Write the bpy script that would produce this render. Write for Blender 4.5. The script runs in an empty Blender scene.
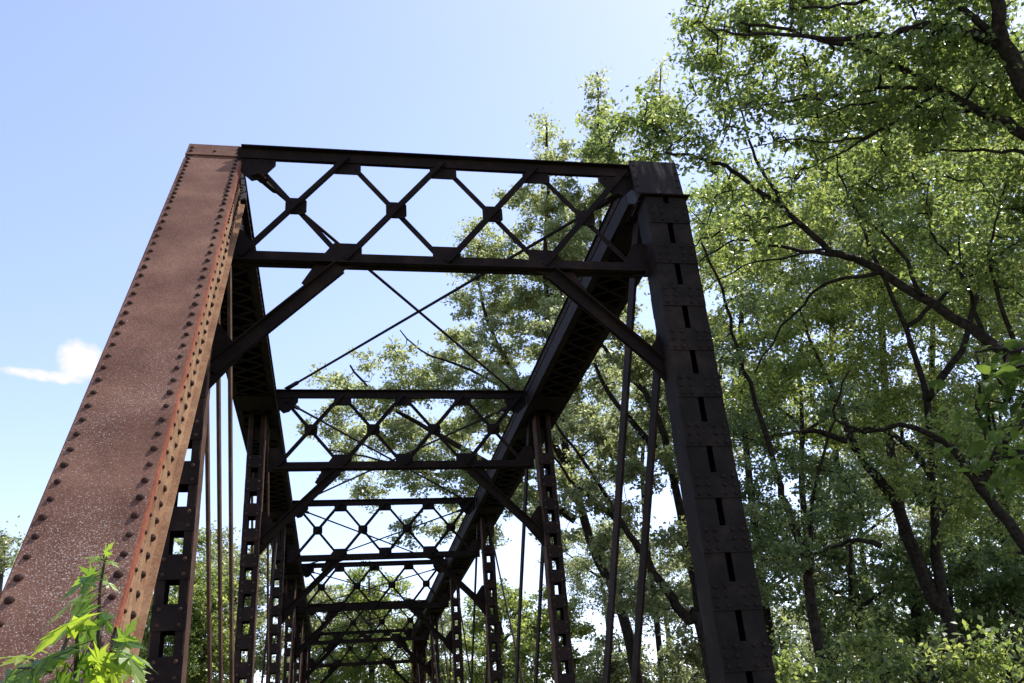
import bpy, math, random
import numpy as np
from mathutils import Vector, Matrix
random.seed(7); rng = np.random.default_rng(11)
SC = bpy.context.scene
COL = SC.collection
ZT = 8.2                 # height of the portal's top strut above the path
# ------------------------------------------------------------------ camera
CAM = np.array([-1.1322, -8.4186, -6.5149 + ZT])
R_ = np.array([0.98234568, -0.17340692, -0.07019256])
U_ = np.array([-0.01416685, -0.4430902, 0.89636509])
F_ = np.array([0.18653755, 0.87954597, 0.43772437])
FPX = 896.5
cd = bpy.data.cameras.new('camera'); cam = bpy.data.objects.new('camera', cd); COL.objects.link(cam)
cam.matrix_world = Matrix(((R_[0], U_[0], -F_[0], CAM[0]), (R_[1], U_[1], -F_[1], CAM[1]), (R_[2], U_[2], -F_[2], CAM[2]), (0, 0, 0, 1)))
cd.sensor_width = 36.0; cd.lens = FPX / 1024 * 36; cd.clip_start = 0.05; cd.clip_end = 3000
SC.camera = cam
# ------------------------------------------------------------------ light
SUN = np.array([0.44, 0.20, 0.875]); SUN /= np.linalg.norm(SUN)
SKY_STRENGTH = 0.15; SUN_STRENGTH = 3.3; EXPOSURE = 1.15
elev = math.asin(SUN[2]); azim = math.atan2(SUN[0], SUN[1])
W = bpy.data.worlds.new('World'); SC.world = W; W.use_nodes = True
nt = W.node_tree; N = nt.nodes; L = nt.links
for n in list(N): N.remove(n)
out = N.new('ShaderNodeOutputWorld'); bg = N.new('ShaderNodeBackground'); bg.inputs['Strength'].default_value = SKY_STRENGTH
sky = N.new('ShaderNodeTexSky'); sky.sky_type = 'NISHITA'; sky.sun_disc = False
sky.sun_elevation = elev; sky.sun_rotation = azim
sky.altitude = 200; sky.air_density = 1.0; sky.dust_density = 0.5; sky.ozone_density = 1.6
# one small fair-weather cloud low on the left, at the distance of the sky
tc = N.new('ShaderNodeTexCoord')
def raydir(px, py):
    d = F_ * FPX + R_ * (px - 512) - U_ * (py - 341.5); return d / np.linalg.norm(d)
def cloud(px, py, rx, ry, seed):
    d = raydir(px, py)
    e1 = np.cross(d, [0, 0, 1.]); e1 /= np.linalg.norm(e1); e2 = np.cross(e1, d)
    nodes = []
    def dot(v, s):
        m = N.new('ShaderNodeVectorMath'); m.operation = 'DOT_PRODUCT'; m.inputs[1].default_value = tuple(v)
        L.new(tc.outputs['Generated'], m.inputs[0])
        k = N.new('ShaderNodeMath'); k.operation = 'DIVIDE'; L.new(m.outputs['Value'], k.inputs[0]); k.inputs[1].default_value = s
        p = N.new('ShaderNodeMath'); p.operation = 'POWER'; L.new(k.outputs[0], p.inputs[0]); p.inputs[1].default_value = 2
        return p
    a = dot(e1, rx / FPX); b = dot(e2, ry / FPX)
    s = N.new('ShaderNodeMath'); s.operation = 'ADD'; L.new(a.outputs[0], s.inputs[0]); L.new(b.outputs[0], s.inputs[1])
    nz = N.new('ShaderNodeTexNoise'); nz.inputs['Scale'].default_value = 40; nz.inputs['Detail'].default_value = 6; nz.inputs['Roughness'].default_value = .6
    L.new(tc.outputs['Generated'], nz.inputs['Vector'])
    mm = N.new('ShaderNodeMath'); mm.operation = 'MULTIPLY_ADD'; L.new(nz.outputs['Fac'], mm.inputs[0]); mm.inputs[1].default_value = -3.6; L.new(s.outputs[0], mm.inputs[2])
    r = N.new('ShaderNodeMapRange'); r.inputs['From Min'].default_value = -.35; r.inputs['From Max'].default_value = -1.9
    r.inputs['To Min'].default_value = 0; r.inputs['To Max'].default_value = 1.0
    L.new(mm.outputs[0], r.inputs['Value'])
    # only the front half of the sphere
    h = N.new('ShaderNodeVectorMath'); h.operation = 'DOT_PRODUCT'; h.inputs[1].default_value = tuple(d); L.new(tc.outputs['Generated'], h.inputs[0])
    g = N.new('ShaderNodeMath'); g.operation = 'GREATER_THAN'; L.new(h.outputs['Value'], g.inputs[0]); g.inputs[1].default_value = .5
    o = N.new('ShaderNodeMath'); o.operation = 'MULTIPLY'; L.new(r.outputs['Result'], o.inputs[0]); L.new(g.outputs[0], o.inputs[1])
    return o
c1 = cloud(80, 362, 17, 17, 1); c2 = cloud(48, 376, 30, 5, 2)
cm = N.new('ShaderNodeMath'); cm.operation = 'MAXIMUM'; L.new(c1.outputs[0], cm.inputs[0]); L.new(c2.outputs[0], cm.inputs[1])
mix = N.new('ShaderNodeMixRGB'); L.new(cm.outputs[0], mix.inputs['Fac']); L.new(sky.outputs[0], mix.inputs['Color1']); mix.inputs['Color2'].default_value = (3.0, 3.3, 3.25, 1)
hs0 = N.new('ShaderNodeMixRGB'); hs0.blend_type = 'MULTIPLY'; hs0.inputs['Fac'].default_value = 1; hs0.inputs['Color2'].default_value = (1.18, .985, .99, 1)   # summer haze takes the deep blue out
L.new(mix.outputs[0], hs0.inputs['Color1']); L.new(hs0.outputs[0], bg.inputs['Color']); L.new(bg.outputs[0], out.inputs['Surface'])
sl = bpy.data.lights.new('sun', 'SUN'); sl.energy = SUN_STRENGTH; sl.angle = math.radians(.53); sl.color = (1, .955, .88)
so = bpy.data.objects.new('sun', sl); COL.objects.link(so); so.rotation_euler = Vector(SUN).to_track_quat('Z', 'Y').to_euler(); so.location = (20, 10, 60)
SC.view_settings.view_transform = 'Standard'; SC.view_settings.look = 'None'; SC.view_settings.exposure = EXPOSURE; SC.view_settings.gamma = 1
SC.render.resolution_x = 1024; SC.render.resolution_y = 683
try:
    SC.cycles.max_bounces = 6; SC.cycles.diffuse_bounces = 3; SC.cycles.transmission_bounces = 4; SC.cycles.glossy_bounces = 2
except Exception: pass

# ------------------------------------------------------------------ materials
def newmat(name):
    m = bpy.data.materials.new(name); m.use_nodes = True
    n = m.node_tree.nodes; b = n['Principled BSDF']; return m, n, m.node_tree.links, b
def ramp(n, stops):
    r = n.new('ShaderNodeValToRGB'); e = r.color_ramp.elements
    while len(e) < len(stops): e.new(.5)
    for i, (p, c) in enumerate(stops): e[i].position = p; e[i].color = (*c, 1)
    return r
def rust(name, a, b, c, scale=3, rough=.8, speck=0, bump=.3, streak=False, spec=.08):
    m, n, l, bs = newmat(name)
    co = n.new('ShaderNodeTexCoord')
    vec = co.outputs['Object']
    if streak:
        mp = n.new('ShaderNodeMapping'); mp.inputs['Scale'].default_value = (1, 1, .12); l.new(vec, mp.inputs['Vector']); v2 = mp.outputs[0]
    else: v2 = vec
    nz = n.new('ShaderNodeTexNoise'); nz.inputs['Scale'].default_value = scale; nz.inputs['Detail'].default_value = 9; nz.inputs['Roughness'].default_value = .65
    l.new(v2, nz.inputs['Vector'])
    r = ramp(n, [(.3, a), (.52, b), (.72, c)]); l.new(nz.outputs['Fac'], r.inputs[0])
    col = r.outputs[0]
    fine = n.new('ShaderNodeTexNoise'); fine.inputs['Scale'].default_value = 60; fine.inputs['Detail'].default_value = 4; l.new(vec, fine.inputs['Vector'])
    mx = n.new('ShaderNodeMixRGB'); mx.blend_type = 'MULTIPLY'; mx.inputs['Fac'].default_value = .6
    fr = ramp(n, [(.3, (.55, .55, .55)), (.65, (1.25, 1.2, 1.15))]); l.new(fine.outputs['Fac'], fr.inputs[0])
    l.new(col, mx.inputs['Color1']); l.new(fr.outputs[0], mx.inputs['Color2']); col = mx.outputs[0]
    if speck:
        sp = n.new('ShaderNodeTexNoise'); sp.inputs['Scale'].default_value = 120; sp.inputs['Detail'].default_value = 2; sp.inputs['Roughness'].default_value = .5; l.new(vec, sp.inputs['Vector'])
        big = n.new('ShaderNodeTexNoise'); big.inputs['Scale'].default_value = 1.6; big.inputs['Detail'].default_value = 3; l.new(vec, big.inputs['Vector'])
        sx = n.new('ShaderNodeSeparateXYZ'); l.new(vec, sx.inputs[0])
        hz = n.new('ShaderNodeMapRange'); l.new(sx.outputs['Z'], hz.inputs['Value'])      # lichen thins out towards the top of the post
        hz.inputs['From Min'].default_value = 4.2; hz.inputs['From Max'].default_value = 9.4; hz.inputs['To Min'].default_value = .09; hz.inputs['To Max'].default_value = -.11
        ad = n.new('ShaderNodeMath'); ad.operation = 'ADD'; l.new(sp.outputs['Fac'], ad.inputs[0]); l.new(hz.outputs[0], ad.inputs[1])
        ad2 = n.new('ShaderNodeMath'); ad2.operation = 'MULTIPLY_ADD'; l.new(big.outputs['Fac'], ad2.inputs[0]); ad2.inputs[1].default_value = .25; l.new(ad.outputs[0], ad2.inputs[2])
        sr = ramp(n, [(.785, (0, 0, 0)), (.88, (.5, .5, .5))]); l.new(ad2.outputs[0], sr.inputs[0])
        m2 = n.new('ShaderNodeMixRGB'); l.new(sr.outputs[0], m2.inputs['Fac']); l.new(col, m2.inputs['Color1']); m2.inputs['Color2'].default_value = (.62, .55, .48, 1)
        col = m2.outputs[0]
    l.new(col, bs.inputs['Base Color']); bs.inputs['Roughness'].default_value = rough; bs.inputs['Specular IOR Level'].default_value = spec
    bp = n.new('ShaderNodeBump'); bp.inputs['Strength'].default_value = bump; bp.inputs['Distance'].default_value = .004
    l.new(fine.outputs['Fac'], bp.inputs['Height']); l.new(bp.outputs[0], bs.inputs['Normal'])
    return m
M = {}
M['cover'] = rust('rusty_cover_plate', (.105, .049, .034), (.158, .080, .055), (.22, .12, .08), 1.8, .75, 1, .5)
M['web'] = rust('ochre_rust_web', (.17, .085, .05), (.28, .165, .095), (.38, .25, .15), 5, .85)
M['edge'] = rust('red_rust_edge', (.17, .05, .03), (.26, .085, .05), (.34, .13, .075), 6, .8)
M['rivet'] = rust('dark_rivet', (.03, .016, .014), (.05, .026, .02), (.08, .042, .034), 9, .75)
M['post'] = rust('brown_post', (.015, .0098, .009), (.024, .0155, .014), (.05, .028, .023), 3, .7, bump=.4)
M['postlit'] = rust('sunlit_post_rust', (.05, .029, .022), (.085, .049, .036), (.15, .085, .058), 4, .8)  # lighter copy of the post rust, sunlight put into the colour
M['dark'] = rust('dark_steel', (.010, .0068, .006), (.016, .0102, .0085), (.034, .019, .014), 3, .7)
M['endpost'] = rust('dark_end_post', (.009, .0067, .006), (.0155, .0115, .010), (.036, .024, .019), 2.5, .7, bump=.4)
M['capm'] = rust('streaked_cap', (.018, .014, .013), (.028, .022, .02), (.14, .11, .09), 9, .55, streak=True)
M['stone'] = rust('abutment_stone', (.18, .16, .13), (.26, .24, .2), (.34, .31, .27), 2, .9)
M['wood'] = rust('old_timber', (.06, .045, .035), (.1, .08, .06), (.16, .13, .1), 4, .9)

def barkmat(name, a, b):
    m, n, l, bs = newmat(name)
    co = n.new('ShaderNodeTexCoord'); nz = n.new('ShaderNodeTexNoise'); nz.inputs['Scale'].default_value = 14; nz.inputs['Detail'].default_value = 8
    l.new(co.outputs['Object'], nz.inputs['Vector']); r = ramp(n, [(.35, a), (.68, b)]); l.new(nz.outputs['Fac'], r.inputs[0])
    l.new(r.outputs[0], bs.inputs['Base Color']); bs.inputs['Roughness'].default_value = .95; bs.inputs['Specular IOR Level'].default_value = .1
    bp = n.new('ShaderNodeBump'); bp.inputs['Strength'].default_value = .7; bp.inputs['Distance'].default_value = .02; l.new(nz.outputs['Fac'], bp.inputs['Height']); l.new(bp.outputs[0], bs.inputs['Normal'])
    return m
M['bark'] = barkmat('bark', (.012, .010, .008), (.042, .033, .026))
M['bark_far'] = barkmat('bark_pale', (.04, .033, .026), (.10, .085, .065))
def leafmat(name, cols, trans=.45, rough=.38, spec=.55):
    m, n, l, bs = newmat(name)
    ge = n.new('ShaderNodeNewGeometry'); r = ramp(n, cols); l.new(ge.outputs['Random Per Island'], r.inputs[0])
    bs.inputs['Roughness'].default_value = rough; bs.inputs['Specular IOR Level'].default_value = spec
    l.new(r.outputs[0], bs.inputs['Base Color'])
    tr = n.new('ShaderNodeBsdfTranslucent'); hs = n.new('ShaderNodeHueSaturation'); hs.inputs['Saturation'].default_value = 1.15; hs.inputs['Value'].default_value = 2.9; hs.inputs['Hue'].default_value = .485
    l.new(r.outputs[0], hs.inputs['Color']); l.new(hs.outputs[0], tr.inputs['Color'])
    mx = n.new('ShaderNodeMixShader'); mx.inputs[0].default_value = trans; l.new(bs.outputs[0], mx.inputs[1]); l.new(tr.outputs[0], mx.inputs[2])
    l.new(mx.outputs[0], n['Material Output'].inputs['Surface']); return m
M['leafA'] = leafmat('maple_leaves', [(0, (.045, .07, .026)), (.5, (.09, .125, .04)), (1, (.18, .215, .075))], .55)
M['leafB'] = leafmat('yellow_green_leaves', [(0, (.06, .085, .03)), (.5, (.11, .145, .045)), (1, (.21, .24, .085))], .55)
M['leafC'] = leafmat('grey_green_leaves', [(0, (.08, .10, .045)), (.5, (.13, .15, .07)), (1, (.22, .24, .135))], .52)
M['leafD'] = leafmat('deep_green_leaves', [(0, (.04, .065, .026)), (.5, (.075, .105, .04)), (1, (.15, .18, .08))], .5)
M['leafN'] = leafmat('broad_dark_leaves', [(0, (.03, .05, .014)), (.5, (.05, .08, .022)), (1, (.08, .12, .03))], .4, .6, .12)
M['leafE'] = leafmat('cottonwood_leaves', [(0, (.10, .125, .055)), (.5, (.155, .18, .08)), (1, (.25, .27, .155))], .55)
M['leafS'] = leafmat('sapling_leaves', [(0, (.07, .13, .03)), (.5, (.13, .21, .04)), (1, (.28, .34, .07))], .5, .4, .5)

# ------------------------------------------------------------------ mesh builder
class MB:
    def __init__(s): s.v = []; s.f = []; s.fm = []
    def add(s, vs, fs, mi=0):
        o = len(s.v); s.v += [tuple(map(float, p)) for p in vs]; s.f += [tuple(o + i for i in f) for f in fs]; s.fm += [mi] * len(fs)
    def box(s, x0, x1, y0, y1, z0, z1, mi=0):
        v = [(x, y, z) for x in (x0, x1) for y in (y0, y1) for z in (z0, z1)]
        s.add(v, [(0, 1, 3, 2), (4, 6, 7, 5), (0, 4, 5, 1), (2, 3, 7, 6), (0, 2, 6, 4), (1, 5, 7, 3)], mi)
    def frame(s, o, ax, ay, az, x0, x1, y0, y1, z0, z1, mi=0):
        o, ax, ay, az = map(np.array, (o, ax, ay, az))
        v = [o + ax * x + ay * y + az * z for x in (x0, x1) for y in (y0, y1) for z in (z0, z1)]
        s.add(v, [(0, 1, 3, 2), (4, 6, 7, 5), (0, 4, 5, 1), (2, 3, 7, 6), (0, 2, 6, 4), (1, 5, 7, 3)], mi)
    def bar(s, a, b, w, h, up=(0, 1, 0), mi=0):   # w across, h along up
        a = np.array(a, float); b = np.array(b, float); d = b - a; ln = np.linalg.norm(d); d /= ln
        u = np.array(up, float); u -= d * (u @ d); u /= np.linalg.norm(u); sd = np.cross(d, u)
        s.frame(a, d, sd, u, 0, ln, -w / 2, w / 2, -h / 2, h / 2, mi)
    def tube(s, pts, rad, n=8, mi=0):
        pts = [np.array(p, float) for p in pts]
        if not hasattr(rad, '__len__'): rad = [rad] * len(pts)
        vs = []; fs = []
        pu = None
        for i, p in enumerate(pts):
            d = pts[min(i + 1, len(pts) - 1)] - pts[max(i - 1, 0)]; d /= np.linalg.norm(d) + 1e-9
            if pu is None: pu = np.array([0, 0, 1.]) if abs(d[2]) < .9 else np.array([1., 0, 0])
            u = pu - d * (pu @ d); u /= np.linalg.norm(u) + 1e-9; w = np.cross(d, u); pu = u
            for k in range(n):
                t = 2 * math.pi * k / n; vs.append(p + rad[i] * (math.cos(t) * u + math.sin(t) * w))
        for i in range(len(pts) - 1):
            for k in range(n):
                a = i * n + k; b = i * n + (k + 1) % n; fs.append((a, b, b + n, a + n))
        fs.append(tuple(range(n))[::-1]); fs.append(tuple(range((len(pts) - 1) * n, len(pts) * n)))
        s.add(vs, fs, mi)
    def rivet(s, p, nrm, r=.019, mi=0, h=.85):
        r *= random.uniform(.88, 1.12); h *= random.uniform(.8, 1.15)
        p = np.array(p, float); nn = np.array(nrm, float); nn /= np.linalg.norm(nn)
        u = np.cross(nn, [0, 0, 1.] if abs(nn[2]) < .9 else [1., 0, 0]); u /= np.linalg.norm(u); w = np.cross(nn, u)
        vs = []
        for rr, hh in ((1, -.05), (.85, .5 * h), (.45, .92 * h)):
            for k in range(8):
                t = 2 * math.pi * k / 8; vs.append(p + r * rr * (math.cos(t) * u + math.sin(t) * w) + nn * r * hh)
        vs.append(p + nn * r * h * 1.03)
        fs = []
        for j in (0, 1):
            for k in range(8): fs.append((j * 8 + k, j * 8 + (k + 1) % 8, j * 8 + 8 + (k + 1) % 8, j * 8 + 8 + k))
        for k in range(8): fs.append((16 + k, 16 + (k + 1) % 8, 24))
        s.add(vs, fs, mi)
    def poly(s, pts2, o, ax, ay, az, t, mi=0):   # extruded outline in plane ax,ay; thickness t along az centred
        o, ax, ay, az = map(np.array, (o, ax, ay, az)); n = len(pts2)
        v = [o + ax * p[0] + ay * p[1] - az * t / 2 for p in pts2] + [o + ax * p[0] + ay * p[1] + az * t / 2 for p in pts2]
        s.add(v, [tuple(range(n))[::-1], tuple(range(n, 2 * n))] + [(i, (i + 1) % n, n + (i + 1) % n, n + i) for i in range(n)], mi)
    def build(s, name, mats, parent=None, smooth=False):
        me = bpy.data.meshes.new(name); me.from_pydata(s.v, [], s.f); me.update()
        for m in (mats if isinstance(mats, (list, tuple)) else [mats]): me.materials.append(m)
        me.polygons.foreach_set('material_index', s.fm)
        if smooth: me.polygons.foreach_set('use_smooth', [True] * len(me.polygons))
        o = bpy.data.objects.new(name, me); COL.objects.link(o); o.parent = parent
        return o
def thing(name, label, cat, loc=(0, 0, 0), group=None):
    o = bpy.data.objects.new(name, None); COL.objects.link(o); o.location = loc; o.empty_display_size = .3
    o['label'] = label; o['category'] = cat
    if group: o['group'] = group
    return o

# ------------------------------------------------------------------ ground and river
def ground_h(x, y):
    # path embankment where the camera stands; bank falls to the river under the bridge
    s = 1 / (1 + np.exp(-(y + 4.6 + .0 * x) * 2.2))
    bank = -3.2
    far = 1 / (1 + np.exp(-(y - 52) * .35))
    near_side = 1 / (1 + np.exp(-(np.abs(x) - 7.5) * .9))       # banks stand higher beside the bridge
    river = np.exp(-((y - 22) / 13.) ** 4)
    z = (1 - s) * 0 + s * (bank * (1 - near_side * .75))
    z = z * (1 - far) - 4.2 * river * s * (1 - near_side * .5)
    z += .15 * np.sin(x * .7 + 1) * np.cos(y * .5) * (np.abs(x) > 3)
    return z
gx = np.concatenate([np.linspace(-600, -60, 12), np.linspace(-50, 60, 111), np.linspace(70, 600, 12)])
gy = np.concatenate([np.linspace(-300, -30, 10), np.linspace(-25, 80, 106), np.linspace(90, 900, 14)])
GX, GY = np.meshgrid(gx, gy, indexing='ij'); GZ = ground_h(GX, GY)
vs = np.stack([GX, GY, GZ], -1).reshape(-1, 3); ny = len(gy)
fs = [(i * ny + j, (i + 1) * ny + j, (i + 1) * ny + j + 1, i * ny + j + 1) for i in range(len(gx) - 1) for j in range(ny - 1)]
g = MB(); g.add(vs, fs)
m, n, l, bs = newmat('forest_floor')
co = n.new('ShaderNodeTexCoord'); nz = n.new('ShaderNodeTexNoise'); nz.inputs['Scale'].default_value = .8; nz.inputs['Detail'].default_value = 12
l.new(co.outputs['Object'], nz.inputs['Vector']); r = ramp(n, [(.35, (.04, .05, .02)), (.5, (.06, .085, .025)), (.7, (.13, .11, .07))]); l.new(nz.outputs['Fac'], r.inputs[0]); l.new(r.outputs[0], bs.inputs['Base Color']); bs.inputs['Roughness'].default_value = 1
go = g.build('ground', m, smooth=True); go['kind'] = 'structure'
w = MB(); w.add([(-500, -3.5, -4.0), (500, -3.5, -4.0), (500, 46, -4.0), (-500, 46, -4.0)], [(0, 1, 2, 3)])
m, n, l, bs = newmat('river_water'); bs.inputs['Base Color'].default_value = (.04, .045, .03, 1); bs.inputs['Roughness'].default_value = .08
wo = w.build('river', m); wo['kind'] = 'structure'

# ------------------------------------------------------------------ the bridge (local z: 0 = bottom chord, HB = portal strut)
HB = 9.9; P = 6.967; XC = 2.57
bridge = thing('truss_bridge', 'rusty riveted steel through-truss railroad bridge seen from below its portal', 'bridge', (0, 0, ZT - HB))
def part(mb, name, mat, parent=bridge): return mb.build(name, mat, parent)
MATS = [M['dark'], M['rivet'], M['web'], M['edge'], M['cover']]
VX, VY, VZ = np.eye(3)

# --- inclined end post: box section with solid cover plate on its upper face
def end_post(xc, top, foot, inner):
    root = bpy.data.objects.new('end_post', None); COL.objects.link(root); root.parent = bridge
    top = np.array(top, float); foot = np.array(foot, float); d = foot - top; Ln = np.linalg.norm(d); d /= Ln
    nrm = np.cross(d, VX);
    if nrm[2] < 0: nrm = -nrm
    # cover face passes through top..foot; section hangs below it (-nrm)
    c = MB(); c.frame(top, d, VX, nrm, -.05, Ln, -.30, .30, -.014, 0)
    c.frame(top, d, VX, nrm, -.07, .24, -.302, .302, .001, .014)       # splice strap at the hip
    c.frame(top, d, VX, nrm, .235, .255, -.302, .302, .0, .02)
    rv = c; s = .05; k = 0
    while s < Ln - .1:
        for sx in (-1, 1):
            if s > .27 or k % 1 == 0: rv.rivet(top + d * s + VX * sx * .252 + nrm * (.012 if s < .24 else 0), nrm, .025, 1)
        s += .105 if s < 1.5 else .155
        k += 1
    rv.rivet(top + d * .13 + nrm * .012, nrm, .022, 1)
    rv.build('cover_plate', [M['cover'], M['rivet']], root)
    for sx in (-1, 1):
        w = MB(); x0 = .278 * sx
        w.frame(top + VX * x0, d, VX * sx, nrm, .35, Ln, 0, .014, -.40, -.015)            # web
        w.frame(top + VX * x0, d, VX * sx, nrm, 0.02, .35, 0, .012, -.40, -.015, 1)
        w.frame(top + VX * x0, d, VX * sx, nrm, .3, Ln, .0143, .034, -.027, -.0145, 3)     # upper angle
        w.frame(top + VX * x0, d, VX * sx, nrm, .3, Ln, .0143, .030, -.085, -.0275, 3)
        w.frame(top + VX * x0, d, VX * sx, nrm, .3, Ln, .0143, .022, -.1495, -.0855, 2)
        w.frame(top + VX * x0, d, VX * sx, nrm, .62, Ln, .0143, .027, -.400, -.15, 2)      # lower angle, web leg
        w.frame(top + VX * x0, d, VX * sx, nrm, .62, Ln, .0, .075, -.415, -.4005, 2)       # lower angle, outstanding leg
        s = .35; k = 0
        while s < Ln - .1:
            w.rivet(top + d * s + VX * (x0 + .022 * sx) - nrm * .125, VX * sx, .016, 1)
            w.rivet(top + d * (s + .06) + VX * (x0 + .027 * sx) - nrm * .26, VX * sx, .025, 1)
            if s < 1.6: w.rivet(top + d * (s + .02) + VX * (x0 + .014 * sx) - nrm * .34, VX * sx, .02, 1)
            s += .078 if s < 1.6 else .15
        w.build('web_plate', [M['web'], M['rivet'], M['web'], M['edge']], root)
    lac = MB(); s = 1.0; kk = 1
    while s < Ln - .6:
        lac.bar(top + d * s - VX * .24 * kk - nrm * .425, top + d * (s + .42) + VX * .24 * kk - nrm * .425, .06, .012, nrm); kk = -kk; s += .42
    lac.build('lacing', M['dark'], root)
    return root
epd = np.array([0, -.605, -1.0])
end_post(-XC, (-XC, .2, HB + .185), np.array([-XC, .2, HB + .185]) + epd * (HB + .1), 1)
end_post(XC, (XC, 5 * P - .2, HB + .185), np.array([XC, 5 * P - .2, HB + .185]) - epd * np.array([1, 1, -1]) * (HB + .1), -1)

# --- top chords
def top_chord(xc, y0, y1):
    root = bpy.data.objects.new('top_chord', None); COL.objects.link(root); root.parent = bridge
    c = MB(); zt = HB + .12
    c.box(xc - .29, xc + .29, y0, y1, zt - .012, zt); c.build('cover_plate', M['dark'], root)
    for sx in (-1, 1):
        w = MB(); xa, xb = sorted((xc + sx * .235, xc + sx * .25)); w.box(xa, xb, y0, y1, zt - .55, zt - .0125)
        xa, xb = sorted((xc + sx * .2503, xc + sx * .355)); w.box(xa, xb, y0, y1, zt - .565, zt - .5505)
        xa, xb = sorted((xc + sx * .2503, xc + sx * .262)); w.box(xa, xb, y0, y1, zt - .5503, zt - .45); w.box(xa, xb, y0, y1, zt - .12, zt - .0128)
        y = y0 + .1
        while y < y1:
            w.rivet((xc + sx * .262, y, zt - .5), (sx, 0, 0), .018, 1); w.rivet((xc + sx * .262, y + .05, zt - .07), (sx, 0, 0), .018, 1); y += .16
        w.build('web_plate', [M['post'], M['rivet']], root)
    lac = MB(); y = y0 + .45; kk = 1
    while y < y1 - .5:
        ph = (y / P) % 1
        for sg in (1, -1):
            lac.bar((xc - sg * .25, y, zt - .575 - .004 * sg), (xc + sg * .25, y + .36, zt - .575 - .004 * sg), .055, .008, (0, 0, 1))
        y += .36
    lac.build('lacing', M['dark'], root)
    for k in range(0, 6):
        for off in (-.75, .75):
            y = k * P + off
            if y0 + .1 < y < y1 - .1:
                bt = MB(); bt.box(xc - .30, xc + .30, y - .3, y + .3, zt - .597, zt - .584); bt.build('tie_plate', M['dark'], root)
top_chord(-XC, .30, 5 * P + .2); top_chord(XC, .05, 5 * P - .1)
# hip joint plates
for xc, y in ((-XC, .1), (XC, 5 * P - .1)):
    for sx in (-1, 1):
        hp = MB(); sg = 1 if y < 1 else -1
        hp.poly([(-.02 * sg, .0), (.75 * sg, .0), (.75 * sg, -.62), (.35 * sg, -.85), (-.35 * sg, -.95), (-.42 * sg, -.75)][::1], (xc + sx * .285, y, HB), VY, VZ, VX, .014)
        for a in range(5):
            for b in range(6): hp.rivet((xc + sx * .292, y + sg * (.02 + .13 * a), HB - .08 - .1 * b), (sx, 0, 0), .016, 1)
        hp.build('hip_plate', [M['dark'], M['rivet']], bridge)
# end cap on the near end of the right top chord
cp = MB()
tp = np.array([XC, -.03, HB + .15]); bt = np.array([XC, -.12, HB - .52]); dd = bt - tp; ln = np.linalg.norm(dd); dd /= ln; nn = np.cross(dd, VX); nn = nn if nn[1] < 0 else -nn
cp.frame(tp, dd, VX, nn, 0, ln, -.30, .30, -.016, 0)
cp.frame(tp, dd, VX, nn, 0, ln - .02, -.287, -.275, -.30, -.0165); cp.frame(tp, dd, VX, nn, 0, ln - .02, .275, .287, -.30, -.0165)
for i in range(6): cp.rivet(tp + dd * (.07 + .115 * i) - VX * .26, nn, .02, 0); cp.rivet(tp + dd * (.07 + .115 * i) + VX * .26, nn, .02, 0)
cp.build('end_cap', M['capm'], bridge)
cp = MB(); cp.box(XC - .30, XC + .30, -.26, .35, HB - .50, HB - .485)
cp.build('end_cap_base', M['dark'], bridge)

# --- vertical posts: two channels tied by riveted plates on both faces
def post(xc, y, w, d, ztop, zbot, pitch, ph, phase, rv=4, slot=.12, solid=False):
    root = bpy.data.objects.new('vertical_post', None); COL.objects.link(root); root.parent = bridge
    fl = (w - slot) / 2
    for sx in (-1, 1):
        c = MB(); xa, xb = sorted((xc + sx * w / 2, xc + sx * (w / 2 - .014)))
        c.box(xa, xb, y - d / 2, y + d / 2, zbot, ztop)
        for sy in (-1, 1):
            xa2, xb2 = sorted((xc + sx * (w / 2 - .0143), xc + sx * (w / 2 - fl))); ya, yb = sorted((y + sy * d / 2, y + sy * (d / 2 - .014)))
            c.box(xa2, xb2, ya, yb, zbot, ztop)
        c.fm = [0] * 6 + [1] * (len(c.f) - 6); c.build('channel', [M['postlit'] if not solid else M['endpost'], M['post'] if not solid else M['endpost']], root)  # interior posts: webs get the sunlit copy, flanges the darker post rust
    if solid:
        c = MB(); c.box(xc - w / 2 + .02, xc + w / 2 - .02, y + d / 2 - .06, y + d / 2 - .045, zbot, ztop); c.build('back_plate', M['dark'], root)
    z = phase; rear = MB(); far_mb = MB()
    def plate(c, sy, z):
        ya, yb = sorted((y + sy * (d / 2 + .0005), y + sy * (d / 2 + .012)))
        c.box(xc - w / 2, xc + w / 2, ya, yb, z - ph / 2, z + ph / 2)
        if sy < 0:
            for a in ([-.8, .8] if rv == 4 else [-.9, -.42, .42, .9]):
                for b in ([-.3, .3] if rv == 4 else [-.34, 0, .34]):
                    c.rivet((xc + a * (w / 2 - .035), ya, z + b * ph), (0, -1, 0), .020 if rv == 4 else .023, 1)
    while z > zbot + .3:
        if z > 3.6 and y < 2.5 * P:
            c = MB(); plate(c, -1, z); c.build('batten_plate', [M['post'] if not solid else M['endpost'], M['postlit'] if not solid else M['post']], root)  # rivets paler than their plate: the light they catch is in the colour
        else: plate(far_mb, -1, z)
        plate(rear, 1, z)
        z -= pitch
    for nm, q in (('rear_batten_plates', rear), ('low_batten_plates', far_mb)):
        if q.v: q.build(nm, [M['post'] if not solid else M['endpost'], M['postlit'] if not solid else M['post']], root)['kind'] = 'stuff'  # rivets keep the caught-light tone here too
    return root
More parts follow.
